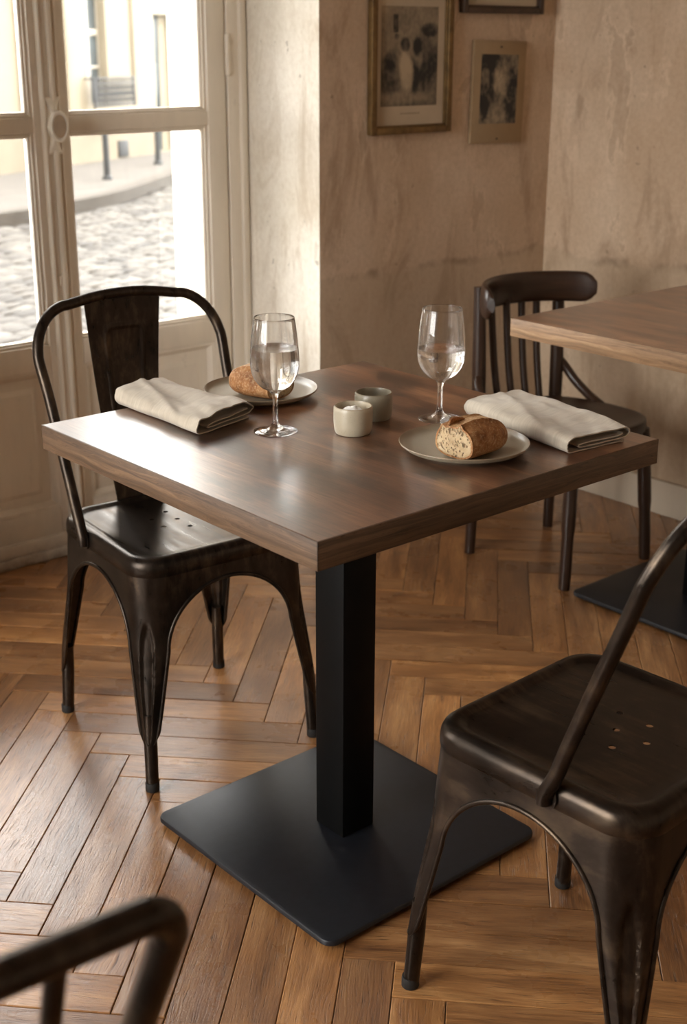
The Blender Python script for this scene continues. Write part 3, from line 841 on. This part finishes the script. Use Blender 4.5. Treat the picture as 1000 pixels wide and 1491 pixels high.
# ------------------------------------------------------------------ table ware
ZT=.75
M['stoneware']=None
def stoneware(name,c,rim,zr,speck=.35,rough=.38):
    t=NT(name); ob=t.coord(); sep=t.n('ShaderNodeSeparateXYZ'); t.link(ob,sep.inputs[0])
    n=t.noise(ob,22,5,.6); col=t.ramp(n,[(.3,tuple(x*.86 for x in c)),(.7,c)])
    sp=t.ramp(t.noise(ob,420,2,.5),[(.66,0.0),(.72,speck)]); col=t.mix(sp,col,tuple(x*.4 for x in c))
    z=t.math('ADD',sep.outputs[2],t.math('MULTIPLY',t.math('SUBTRACT',t.noise(ob,60,3),.5),.0016))
    col=t.mix(t.ramp(z,[(0,0.0),(zr,0.0),(min(1,zr+.0012),.8),(1,.8)],'LINEAR'),col,rim)
    t.bsdf(Base_Color=col,Roughness=rough,Normal=t.bump(t.noise(ob,60,4),.10,.002),Coat_Weight=.25,Coat_Roughness=.2)
    return t.m
M['plate']=stoneware('sage_stoneware_plate',hexc(168,158,138),hexc(120,92,64),.0148)
M['cup_a']=stoneware('cream_stoneware_cup',hexc(186,174,152),hexc(140,112,80),.0436)
M['cup_b']=stoneware('grey_stoneware_cup',hexc(146,138,120),hexc(120,96,70),.0436)
def plate(label,x,y):
    mb=MB()
    prof=[(.0001,.003),(.055,.003),(.058,.0),(.066,.0),(.068,.003),(.080,.0045),(.092,.0085),(.0985,.0135),(.0998,.0158),(.0992,.0170),(.0978,.0166),(.094,.0128),(.088,.0098),(.078,.0082),(.06,.0076),(.0001,.0072)]
    # wobble of a hand-thrown plate
    mb.lathe(prof,96)
    mb.v=[(a*(1+.006*math.sin(2*math.atan2(b,a)+1)),b*(1+.006*math.sin(3*math.atan2(b,a))),c) for a,b,c in mb.v]
    o=mb.build('plate',M['plate'],loc=(x,y,ZT)); return tag(o,label,'plate',None)
plate('round sage stoneware plate by the left napkin, holding bread behind the left wine glass',.034,.264)
plate('round sage stoneware plate before the right napkin, its bread showing pale crumb',.069,-.197)
def cup(label,x,y,mat):
    mb=MB(); h=.0448
    mb.lathe([(.0001,.001),(.022,.001),(.0245,0),(.0275,.0008),(.0295,.005),(.0308,.014),(.0315,.026),(.0312,.038),(.0308,.0427),(.0298,h),(.0283,h),(.0276,.0427),(.0274,.036),(.0272,.022),(.025,.012),(.018,.0075),(.0001,.007)],64)
    # faint throwing rings
    mb.v=[(a*(1+.005*math.sin(c*900)*(c>.006 and c<.044)),b*(1+.005*math.sin(c*900)*(c>.006 and c<.044)),c) for a,b,c in mb.v]
    return tag(mb.build('stoneware_cup',mat,loc=(x,y,ZT)),label,'cup')
cup('cream stoneware cup nearer the viewer, filled with white salt',.006,-.012,M['cup_a'])
cup('grey stoneware cup standing just behind the salt cup',.089,.031,M['cup_b'])
sb=MB()
def salt(u,v):
    a=2*PI*u; r=.0262*v
    return (r*math.cos(a),r*math.sin(a),.029+.0150*(1-v**1.6)+.003*noise.noise(Vector((r*math.cos(a)*120,r*math.sin(a)*120,2)))*(v>0))
sb.grid(salt,36,14,closeu=True)
so=tag(sb.build('salt_heap',plain('white_salt',(.86,.84,.80),.6,0,.05,300,bump=.5),loc=(.006,-.012,ZT)),'white heap of salt in the cream stoneware cup','salt'); so['kind']='stuff'
sb=MB(); sb.lathe([(.0268,.020),(.0001,.0215)],32)
pp=tag(sb.build('pepper_layer',plain('ground_pepper',(.16,.13,.095),.85,0,.5,500,bump=.6),loc=(.089,.031,ZT)),'dull ground seasoning lying low in the grey stoneware cup','pepper'); pp['kind']='stuff'

# wine glasses
def wine_glass(label,x,y,wl,wlabel):
    t=thing('wine_glass',label,'glass',(x,y,ZT))
    def bowl_out(z):   # outer radius of the bowl
        z0,zm,z1=.066,.112,.184
        if z<=zm:
            k=(zm-z)/(zm-z0); return .0388*math.sqrt(max(0,1-k**2.15))
        k=(z-zm)/(z1-zm); return .0388-.0068*k**1.7
    outer=[(bowl_out(z),z) for z in [.0662+.0458*(i/16)**1.6 for i in range(17)]]+[(bowl_out(z),z) for z in [.112+.072*i/18 for i in range(1,19)]]
    th=.0011
    mb=MB()
    foot=[(.0001,.0016),(.012,.0014),(.022,.0009),(.029,.0005),(.033,.0004),(.0345,.0007),(.0353,.0012),(.0345,.0018),(.026,.0026),(.015,.0048),(.0075,.0105),(.0048,.017),(.0041,.026),(.0040,.045),(.0044,.056),(.0062,.0625),(.0100,.0668)]
    oo=[p for p in outer if p[0]>.0125]
    inner=[(max(r-th,.0001),z) for r,z in oo]
    bott=[(.0001,.0710),(.006,.0713),(.0095,.0722)]
    prof=foot+oo+[(oo[-1][0]-.0003,oo[-1][1]+.0006),(oo[-1][0]-.0008,oo[-1][1]+.0006)]+[p for p in inner[::-1] if p[1]>.0728]+bott[::-1]
    mb.lathe(prof,64)
    mb.build('bowl_and_stem',M['glass'],t,smooth=60)
    # water, a hair into the glass wall
    wb=MB(); e=.00025
    win=[(r+e,z) for r,z in inner if .0728<z<wl]
    prof=[(.0001,.0708),(.006,.0711),(.0096,.0720)]+win+[(bowl_out(wl)-th+e,wl),(bowl_out(wl)-th-.0012,wl-.0004),(.0001,wl-.0005)]
    wb.lathe(prof,64)
    wo=wb.build('water',M['water'],t,smooth=60); wo['label']=wlabel
    return t
def wine_glass_full(label,wlabel,x,y,wl): return wine_glass(label,x,y,wl,wlabel)
wine_glass_full('stemmed wine glass standing before the left plate, fuller of water','clear still water',-.0835,.0735,.136)
wine_glass_full('stemmed wine glass standing behind the right plate, about half full of water','clear still water',.168,-.044,.119)

# bread
def crust_mat():
    t=NT('bread_crust'); ob=t.coord()
    at=t.n('ShaderNodeAttribute',{'attribute_name':'flour'}).outputs['Fac']
    n=t.noise(ob,45,6,.65); f=t.noise(ob,260,4,.7)
    col=t.ramp(n,[(.30,hexc(112,70,38)),(.5,hexc(156,106,64)),(.72,hexc(190,146,100))])
    col=t.mix(t.ramp(f,[(.5,0.0),(.68,.55)]),col,hexc(222,190,148))
    col=t.mix(t.ramp(at,[(0,0.0),(1,.75)]),col,t.ramp(f,[(.35,hexc(176,122,70)),(.6,hexc(226,194,150))]))
    t.bsdf(Base_Color=col,Roughness=.62,Normal=t.bump(t.math('ADD',n,t.math('MULTIPLY',f,.5)),.5,.003),Specular_IOR_Level=.3); return t.m
def crumb_mat():
    t=NT('bread_crumb'); ob=t.coord()
    v=t.n('ShaderNodeTexVoronoi',{'feature':'F1'},Scale=210,Randomness=1.0); wv=t.noise(ob,90,3)
    vm=t.n('ShaderNodeVectorMath',{'operation':'MULTIPLY_ADD'}); t.link(wv,vm.inputs[0]); vm.inputs[1].default_value=(.012,.012,.012); t.link(t.mapping(ob,(1,1.25,.85)),vm.inputs[2])
    t.link(vm.outputs[0],v.inputs['Vector'])
    v2=t.n('ShaderNodeTexVoronoi',{'feature':'F1'},Scale=95,Randomness=1.0); t.link(vm.outputs[0],v2.inputs['Vector'])
    sel=t.ramp(t.noise(ob,75,2),[(.44,0.0),(.54,1.0)])
    h1=t.math('MULTIPLY',t.ramp(v.outputs['Distance'],[(.18,1.0),(.34,0.0)]),t.ramp(t.noise(ob,130,2),[(.34,0.0),(.5,1.0)]))
    h2=t.math('MULTIPLY',t.ramp(v2.outputs['Distance'],[(.16,1.0),(.36,0.0)]),sel)
    h=t.math('MAXIMUM',h1,h2)
    col=t.mix(t.math('MULTIPLY',h,.8),t.ramp(t.noise(ob,60,5),[(.3,hexc(176,150,114)),(.7,hexc(206,182,146))]),hexc(96,68,42))
    t.bsdf(Base_Color=col,Roughness=.85,Normal=t.bump(t.math('SUBTRACT',1.0,h),.9,.004),Subsurface_Weight=.12,Subsurface_Radius=(.004,.002,.001)); return t.m
M['crust']=crust_mat(); M['crumb']=crumb_mat()
def bread(label,loc,rz,seed,length=.106,ear=True):
    """half loaf, cut face at local x=0 facing -x, rounded end at +x"""
    t=thing('bread_piece',label,'bread',loc,rz)
    W=.0385; H=.052
    flour=[]
    def sect(a):  # a from 0..2pi ; returns (y,z) unit section, flat-bottomed dome
        c,s=math.cos(a),math.sin(a)
        y=math.copysign(abs(c)**.82,c); z=math.copysign(abs(s)**.80,s)
        return y*W, (H*.40 + z*H*(.60 if z>0 else .40))
    def crust(u,v):
        x=length*v
        k=math.sqrt(max(0,1-max(0,(v-.45)/.55)**2.6)); k0=1-.06*(1-sst(0,.12,v))
        a=2*PI*u; y,z=sect(a)
        kk=max(.02,k*k0)
        y*=kk; zc=H*.38; z=zc+(z-zc)*kk if z>zc else zc+(z-zc)*max(.2,kk)
        # score on top: floury valley between two lips
        top=math.sin(a); fl=0
        if top>.25:
            yy=y/W-.12*math.sin(v*4+seed)
            r1=.0046*math.exp(-((yy-.52)/.085)**2)*sst(.98,.55,v); r2=.0058*math.exp(-((yy+.42)/.09)**2)*sst(.9,.4,v)
            vl=-.0012*math.exp(-((yy-.06)/.3)**2)
            z+=(r1+r2+vl); fl=sst(.5,.3,abs(yy-.05))*sst(1,.7,v)
        d=.0016*noise.fractal(Vector((x*28+seed*7,y*28,z*28)),1,2,4)+.0020*noise.noise(Vector((x*16+seed,y*16,z*16)))
        n=Vector((.3*v,y/W,(z-zc)/H)); n=n.normalized() if n.length>1e-6 else Vector((0,0,1))
        p=Vector((x,y,max(z,0)))+n*d*(1 if v>0.02 else .3)
        flour.append(fl)
        p.z=max(p.z,.0003*abs(noise.noise(p*90))); return p
    mb=MB(); NU=96; NV=60; mb.grid(crust,NU,NV,closeu=True)
    ring=[Vector(mb.v[i]) for i in range(NU)]; c=sum(ring,Vector())/NU
    rim=[p+(c-p).normalized()*(.0030+.0012*noise.noise(p*160))+Vector((-.0003,0,0)) for p in ring]
    mb.add(ring+rim,[(k,NU+k,NU+(k+1)%NU,(k+1)%NU) for k in range(NU)]); flour+=[0]*(2*NU)
    o=mb.build('crust',M['crust'],t,smooth=60)
    a=o.data.attributes.new('flour','FLOAT','POINT'); a.data.foreach_set('value',flour)
    cb=MB(); ring=rim
    def crumb(u,v):
        i=int(round(u*NU))%NU; q=v
        p=c.lerp(ring[i],q*1.01)
        h=.0016*noise.fractal(p*70+Vector((seed,0,0)),1,2,3)+.0035*(1-q*q)*.6
        return (p.x-h*(1-q**6)-.0003*(1-q)+.0006*q**8,p.y,p.z)
    cb.grid(crumb,NU,26,closeu=True,flip=True); cb.build('crumb',M['crumb'],t,smooth=80)
    # ear: torn lip of crust standing up along the score
    eb=MB()
    def lip(u,v):
        x=.002+.050*u; yy=.33+.18*u+.05*math.sin(u*7)
        y0=W*yy; z0=H*.95-.004*u
        h=.010*math.sin(PI*min(1,.25+u*.8))**.8*(v)
        return (x+.002*noise.noise(Vector((u*9,v*3,seed))),y0-.004*v*v+.002*v,z0+h-.006*(1-v)+.0012*noise.noise(Vector((u*14,v*5,seed+4))))
    eb.grid(lip,24,8); e=eb.build('crust_ear',M['crust'],t,smooth=80); mod_solid(e,.0026,0)
    return t
bread('half loaf of crusty bread on the right plate, pale crumb facing the viewer',(.010,-.232,ZT+.0078),R(4),1.3)
bread('half loaf of crusty bread on the left plate, mostly crust in view behind the glass',(.030,.203,ZT+.0078),R(102),4.1)

# napkins
def linen():
    t=NT('linen_cloth'); ob=t.coord('UV')
    w1=t.n('ShaderNodeTexWave',{'bands_direction':'X'},Scale=420.0,Distortion=.6); t.link(ob,w1.inputs[0])
    w2=t.n('ShaderNodeTexWave',{'bands_direction':'Y'},Scale=420.0,Distortion=.6); t.link(ob,w2.inputs[0])
    n=t.noise(t.coord(),26,5,.6); sl=t.noise(t.mapping(ob,(12,260,1)),1.0,3)
    wv=t.math('MULTIPLY',w1.outputs[1],w2.outputs[1])
    col=t.ramp(t.math('ADD',t.math('MULTIPLY',n,.5),t.math('MULTIPLY',sl,.5)),[(.3,hexc(172,160,143)),(.7,hexc(204,193,177))])
    t.bsdf(Base_Color=col,Roughness=.9,Normal=t.bump(t.math('ADD',wv,sl),.25,.001),Sheen_Weight=.25,Specular_IOR_Level=.2); return t.m
M['linen']=linen()
def napkin(label,loc,rz,W,L,shear,seed,mirror=False):
    # fold profile across the width (x), extruded along y
    prof=[(W*.93,.0022),(W*.5,.0020),(.016,.0022)]+[(.013-.0115*math.cos(a),.0135-.0115*math.sin(a)) for a in [PI/2*(1-i/4)-0 for i in range(0,0)]]
    prof+= [(.0055,.0048),(.0014,.0105),(.0014,.0175),(.0060,.0240),(.016,.0268),(W*.35,.0282),(W*.7,.0275),(W-.018,.0262),(W-.006,.0225),(W-.0012,.0165),(W-.004,.0112),(W-.014,.0086),(W*.6,.0080),(.044,.0076),(.030,.0086),(.025,.0108),(.031,.0132),(.05,.0138),(W*.55,.0136),(W*.80,.0150),(W*.88,.0172)]
    P=smoothpath([(x,0,z) for x,z in prof],6)
    second=[(W*.97,.0062),(W*.6,.0060),(W*.2,.0062),(.02,.0075)]
    mb=MB()
    def warp(x,y,z,s):
        k=y/L
        lift=1+.20*math.sin(k*5+seed)*.5+.16*noise.noise(Vector((x*16,y*12,seed)))
        z2=z*lift
        wr=noise.noise(Vector((x*26+seed,y*14,seed*3)))*.0048+noise.noise(Vector((x*60+seed,y*38,seed)))*.0020
        top=sst(.006,.022,z); z2+=wr*top
        # crumple: shallow diagonal creases on the top
        cr=math.exp(-((x*1.3-y*.55+.035)/.012)**2)*.0034+math.exp(-((x*.8+y*.5-.12)/.014)**2)*.0026-math.exp(-((x*1.1-y*.3-.03)/.012)**2)*.002
        z2+=cr*top
        xx=x+.004*noise.noise(Vector((y*9,z*90,seed)))+.003*math.sin(k*4+seed)*(x/W)
        yy=y+shear*(x-W/2)+.0025*noise.noise(Vector((x*30,z*200,seed+2)))+.15*(z-.012)*(1 if k>.5 else -1)*abs(2*k-1)
        xx=W/2+(xx-W/2)*(1-.05*sst(.6,1,k))
        return (-xx+W/2 if mirror else xx-W/2, yy-L/2, max(z2,.0012+z*.1))
    NU=len(P)-1; NV=64; V=[];F=[];UV=[]; acc=[0]
    for i in range(NU): acc.append(acc[-1]+(P[i+1]-P[i]).length)
    for j in range(NV+1):
        for i in range(NU+1): V.append(warp(P[i].x,L*j/NV,P[i].z,acc[i]))
    for j in range(NV):
        for i in range(NU):
            f=[j*(NU+1)+i,j*(NU+1)+i+1,(j+1)*(NU+1)+i+1,(j+1)*(NU+1)+i]; 
            if mirror: f=f[::-1]
            F.append(f); UV.append([(acc[k%(NU+1)],L*(k//(NU+1))/NV) for k in f])
    mb.add(V,F,0,UV)
    o=mb.build('napkin',M['linen'],loc=loc,smooth=80); o.rotation_euler=(0,0,rz)
    mod_solid(o,.0019,0)
    return tag(o,label,'napkin')
napkin('folded beige linen napkin at the left, lying before the metal chair',(-.130,.268,ZT),R(0),.136,.245,.28,1.7)
napkin('folded beige linen napkin at the right corner, beside the bread plate',(.259,-.190,ZT),R(-9),.138,.262,.06,5.2)

# ------------------------------------------------------------------ outside: street and facade
M['stone']=plain('facade_limestone',hexc(144,135,118),.85,0,.08,1.2,bump=.15)
M['stone_base']=plain('facade_plinth',hexc(128,119,104),.85,0,.14,1.5,bump=.2)
M['sash']=plain('facade_white_sash',hexc(165,158,146),.5)
M['dimglass']=plain('dim_window_glass',hexc(80,88,92),.12,0,.2,2)
M['teal']=plain('dark_teal_door_paint',hexc(30,46,50),.4,0,.2,4)
M['iron']=plain('black_ironwork',hexc(34,38,42),.5,0,.2,10)
M['pavement']=plain('pavement_asphalt',hexc(84,80,76),.9,0,.1,3,bump=.2)
M['kerbstone']=plain('granite_kerb',hexc(72,67,62),.85,0,.12,6,bump=.2)
t=NT('granite_setts'); at=t.n('ShaderNodeAttribute',{'attribute_name':'rnd'}).outputs['Fac']
c=t.ramp(at,[(0,hexc(48,45,43)),(.5,hexc(74,70,66)),(1,hexc(92,88,83))]); c=t.mix(t.ramp(t.noise(t.pos(),30,5),[(.35,.4),(.6,0.0)]),c,hexc(44,40,38))
t.bsdf(Base_Color=c,Roughness=.75,Normal=t.bump(t.noise(t.pos(),60,4),.3,.004)); M['sett']=t.m
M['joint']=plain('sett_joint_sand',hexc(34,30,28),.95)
FA=R(25); FE=Vector((math.cos(FA),math.sin(FA),0)); FO=Vector((6.94,12.96,0))
fac=thing('apartment_building','pale limestone building across the street with window, railing and teal door','building',tuple(FO),FA)
ops=[(.39,.53,.87,1.98),(1.955,-.09,2.50,1.62)]
def facade():
    # wall split round its openings, 0.5 m thick; local x along the street, -y to us
    ss=sorted({-8,10,*[o[0] for o in ops],*[o[2] for o in ops]}); zz=sorted({.30,5.4,*[o[1] for o in ops if o[1]>.3],*[o[3] for o in ops]})
    mb=MB()
    for a,b in zip(ss,ss[1:]):
        for c,d in zip(zz,zz[1:]):
            m=((a+b)/2,(c+d)/2)
            if any(o[0]<m[0]<o[2] and o[1]<m[1]<o[3] for o in ops): continue
            mb.box(a,0,c,b,.5,d)
    mb.build('wall',M['stone'],fac,smooth=0)
    pb=MB(); 
    for a,b in ((-8,1.955),(2.50,10)): pb.box(a,-.03,-.12,b,.5,.30)
    pb.box(1.955,-.01,-.12,2.5,.5,-.09)
    pb.build('plinth',M['stone_base'],fac,smooth=0)
    for a in (-.52,-.02,1.42): 
        b=MB(); b.box(a,-.035,.30,a+.075,0,5.4,.006); b.build('pilaster',M['stone'],fac)
    # window
    wb=MB()
    for (a,b,c,d) in ((.39,.53,.42,1.98),(.84,.53,.87,1.98),(.42,.53,.84,.57),(.42,1.94,.84,1.98),(.545,.57,.635,1.94),(.42,1.36,.84,1.43),(.42,.98,.84,1.01)):
        wb.box(a,.10,b,c,.16,d,.004)
    wb.build('window_frame',M['sash'],fac)
    gb=MB(); gb.box(.42,.125,.57,.84,.135,1.94); gb.build('window_pane',M['dimglass'],fac,smooth=0)
    # lower curtain behind
    cu=MB(); cu.grid(lambda u,v:(.40+.46*u,.20+.012*math.sin(u*60),.55+.85*v),60,2); cu.build('curtain',M['sash'],fac)
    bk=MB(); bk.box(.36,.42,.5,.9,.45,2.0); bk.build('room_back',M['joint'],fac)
    # door leaf and pale return
    db=MB(); db.box(1.955,.12,-.09,2.27,.17,1.62,.005)
    for z0_,z1_ in ((.0,.45),(.5,1.0),(1.05,1.55)): db.box(2.0,.108,z0_,2.22,.12,z1_,.004)
    db.build('door',M['teal'],fac)
    rb=MB(); rb.box(2.27,.12,-.09,2.5,.4,1.62); rb.build('door_return',M['stone'],fac)
    vb=MB(); vb.box(.955,-.045,-.085,1.185,-.028,.118,.003)
    for k in range(7): vb.box(.965,-.052,-.072+k*.027,1.175,-.044,-.058+k*.027,.001)
    vb.build('vent_grille',M['iron'],fac)
    # balcony rail with scrollwork
    bb=MB(); y=-.14
    sl=MB(); sl.box(.30,-.19,.47,1.26,0,.53,.006); sl.build('balcony_slab',M['stone'],fac)
    for z in (.875,.815,.565): bb.box(.34,y-.012,z-.010,1.22,y+.012,z+.010,.002)
    for s in (.345,1.215): bb.box(s-.012,y-.012,.53,s+.012,y+.012,.885,.002); bb.box(s-.010,y,.86,s+.010,0,.88,.002)
    for k in range(16):
        s=.345+.87*(k+.5)/16; bb.tube([(s,y,.535),(s,y,.875)],.008,6)
        bb.tube(arc((s,y,.69),.026,0,2*PI,12,(0,2)),.006,6); bb.tube(arc((s,y,.62),.020,0,2*PI,10,(0,2)),.006,6); bb.tube(arc((s,y,.76),.020,0,2*PI,10,(0,2)),.006,6)
    bb.build('balcony_railing',M['iron'],fac)
    # rain pipe further left
    pp=MB(); pp.tube([(-.86,-.05,-.1),(-.86,-.05,4.5)],.035,10); pp.build('downpipe',M['stone_base'],fac)
facade()
# pavement, kerb, street
kerb=[(.5,8.0),(2.2,8.55),(3.3,8.92),(4.06,9.2),(4.40,9.30),(5.05,9.64),(5.87,10.11),(7.31,11.33),(8.6,12.6),(9.6,13.7)]
K=smoothpath([(x,y,0) for x,y in kerb],6)
pv=MB(); back=[FO+FE*s for s in (-6.6,-3,0,3.2)]
n=len(K); V=[];F=[]
for i,p in enumerate(K):
    s=-6.6+9.8*i/(n-1); q=FO+FE*s; V+=[(p.x,p.y,-.1),(q.x,q.y+.2,-.1)]
for i in range(n-1): F.append((2*i,2*i+2,2*i+3,2*i+1))
pv.add(V,F); pv.build('sidewalk',M['pavement'],smooth=0,kind='structure')
kb=MB()
for i in range(n-1):
    a,b=K[i],K[i+1]; d=(b-a).normalized(); nn=Vector((-d.y,d.x,0)); o1,o2=a,b; w=.16
    A=[o1,o2,o2+nn*w,o1+nn*w]
    kb.add([(p.x,p.y,-.24) for p in A]+[(p.x,p.y,-.094) for p in A],[(4,5,6,7),(0,1,5,4),(1,2,6,5),(2,3,7,6),(3,0,4,7)])
kb.build('kerb',M['kerbstone'],smooth=0,kind='structure')
MB().box(-30,-20,-.26,16,22,-.215).build('street_bed',M['joint'],smooth=0,kind='structure')
# added unseen masses above and beside the cafe, keeping sky off the street
ub=MB(); ub.box(-3.15,-9,ZC+.2,XR+.2,YO,15); ub.box(XR+.2,-9,-.215,16,YO,15)
ub.build('wall_sky_blocker',M['stone'],smooth=0,kind='structure')
MB().box(-3.2,YO,-.215,3.2,3.0,-.09,.01).build('near_sidewalk',M['pavement'],kind='structure')
sm=MB(); rowang=R(28); ce,se=math.cos(rowang),math.sin(rowang); rw,ln=.115,.175
def kerb_y(x):
    for a,b in zip(K,K[1:]):
        if a.x<=x<=b.x: return a.y+(b.y-a.y)*(x-a.x)/(b.x-a.x)
    return 7.8 if x<.5 else 14
for i in range(-10,110):
    off=random.uniform(0,ln)
    x=-3.0
    u=-6.0+off
    while u<14:
        l=ln*random.uniform(.75,1.25); uc=u+l/2; vc=i*rw; u+=l
        X=uc*ce-vc*se; Y=uc*se+vc*ce+1.5
        if Y<3.05 or Y>13 or Y>kerb_y(X)-.06: continue
        if not(-1.4+(Y+1.54)*.30<X<.4+(Y+1.54)*.86): continue
        h1=l/2-.006; h2=rw/2-.006; zt=-.2+random.uniform(-.008,.008); tl=random.uniform(-.006,.006)
        V=[]
        for ins,z in ((0,-.235),(0,zt-.012),(.014,zt)):
            for su,sv in ((-1,-1),(1,-1),(1,1),(-1,1)):
                a=uc+su*(h1-ins); b=vc+sv*(h2-ins); V.append((a*ce-b*se,a*se+b*ce+1.5,z+(sv*tl if z>-.23 else 0)))
        sm.add(V,[(8,9,10,11)]+[(k,(k+1)%4,4+(k+1)%4,4+k) for k in range(4)]+[(4+k,4+(k+1)%4,8+(k+1)%4,8+k) for k in range(4)],0,None,random.uniform(.01,1))
sm.build('cobblestone_street',M['sett'],smooth=60,kind='structure')
for (x,y,h,lab) in ((6.34,11.18,.60,'slim dark street bollard seen through the window, nearer the railing'),(7.77,12.36,.50,'slim dark street bollard seen through the window, nearer the teal door')):
    b=MB(); b.lathe([(.0001,0),(.055,0),(.055,.03),(.035,.045),(.033,h-.06),(.042,h-.05),(.042,h-.03),(.033,h-.02),(.030,h),(.0001,h+.02)],20)
    tag(b.build('bollard',M['iron'],loc=(x,y,-.1)),lab,'bollard')

# ------------------------------------------------------------------ light
w=bpy.data.worlds.new('overcast_sky'); scene.world=w; w.use_nodes=True
nt=w.node_tree; bg=nt.nodes['Background']; bg.inputs[0].default_value=(1.0,.98,.95,1); bg.inputs[1].default_value=10.0
for k,(xc,) in enumerate(((.31,),(-1.58,))):
    l=bpy.data.lights.new('daylight_portal','AREA'); l.shape='RECTANGLE'; l.size=1.16; l.size_y=2.3; l.cycles.is_portal=True
    o=bpy.data.objects.new('daylight_portal',l); COL.objects.link(o); o.location=(xc,1.74,1.2); o.rotation_euler=(R(-90),0,0)
l=bpy.data.lights.new('daylight_portal','AREA'); l.shape='RECTANGLE'; l.size=2.1; l.size_y=1.65; l.cycles.is_portal=True
o=bpy.data.objects.new('daylight_portal',l); COL.objects.link(o); o.location=(-3.12,.245,1.48); o.rotation_euler=(0,R(-90),0)

# ------------------------------------------------------------------ camera
cam=bpy.data.cameras.new('camera'); co=bpy.data.objects.new('camera',cam); COL.objects.link(co)
f_px,pitch,roll,az=1933.23,.343056983,.003123698,.855228646
C=Vector((-1.34152071,-1.53969246,1.34303188))
dv=Vector((math.cos(az)*math.cos(pitch),math.sin(az)*math.cos(pitch),-math.sin(pitch))); rv=Vector((math.sin(az),-math.cos(az),0)); uv=rv.cross(dv)
r2=rv*math.cos(roll)+uv*math.sin(roll); u2=r2.cross(dv)
co.matrix_world=Matrix(((r2.x,u2.x,-dv.x,C.x),(r2.y,u2.y,-dv.y,C.y),(r2.z,u2.z,-dv.z,C.z),(0,0,0,1)))
cam.sensor_fit='VERTICAL'; cam.sensor_height=36; cam.lens=f_px*36/1491; cam.clip_start=.05; cam.clip_end=200
cam.dof.use_dof=True; cam.dof.focus_distance=(Vector((.02,-.12,.78))-C).dot(dv); cam.dof.aperture_fstop=5.8
scene.camera=co
scene.view_settings.view_transform='Standard'; scene.view_settings.look='None'; scene.view_settings.gamma=1; scene.view_settings.exposure=0.76
scene.cycles.use_denoising=True; scene.cycles.max_bounces=14; scene.cycles.diffuse_bounces=6; scene.cycles.glossy_bounces=6; scene.cycles.transmission_bounces=14; scene.cycles.transparent_max_bounces=16
scene.cycles.sample_clamp_indirect=12

# repeats of one kind share a group phrase
GROUPS={'metal_chair':'bronze metal cafe chairs','cafe_table':'pedestal cafe tables','wine_glass':'wine glasses of water on the table','plate':'stoneware plates on the table',
 'napkin':'folded linen napkins on the table','bread_piece':'bread halves on the plates','stoneware_cup':'small stoneware cups on the table','framed_print':'framed prints on the plaster wall','bollard':'street bollards outside'}
for o in bpy.data.objects:
    if o.parent is None and 'category' in o:
        k=o.name.split('.')[0]
        if k in GROUPS: o['group']=GROUPS[k]
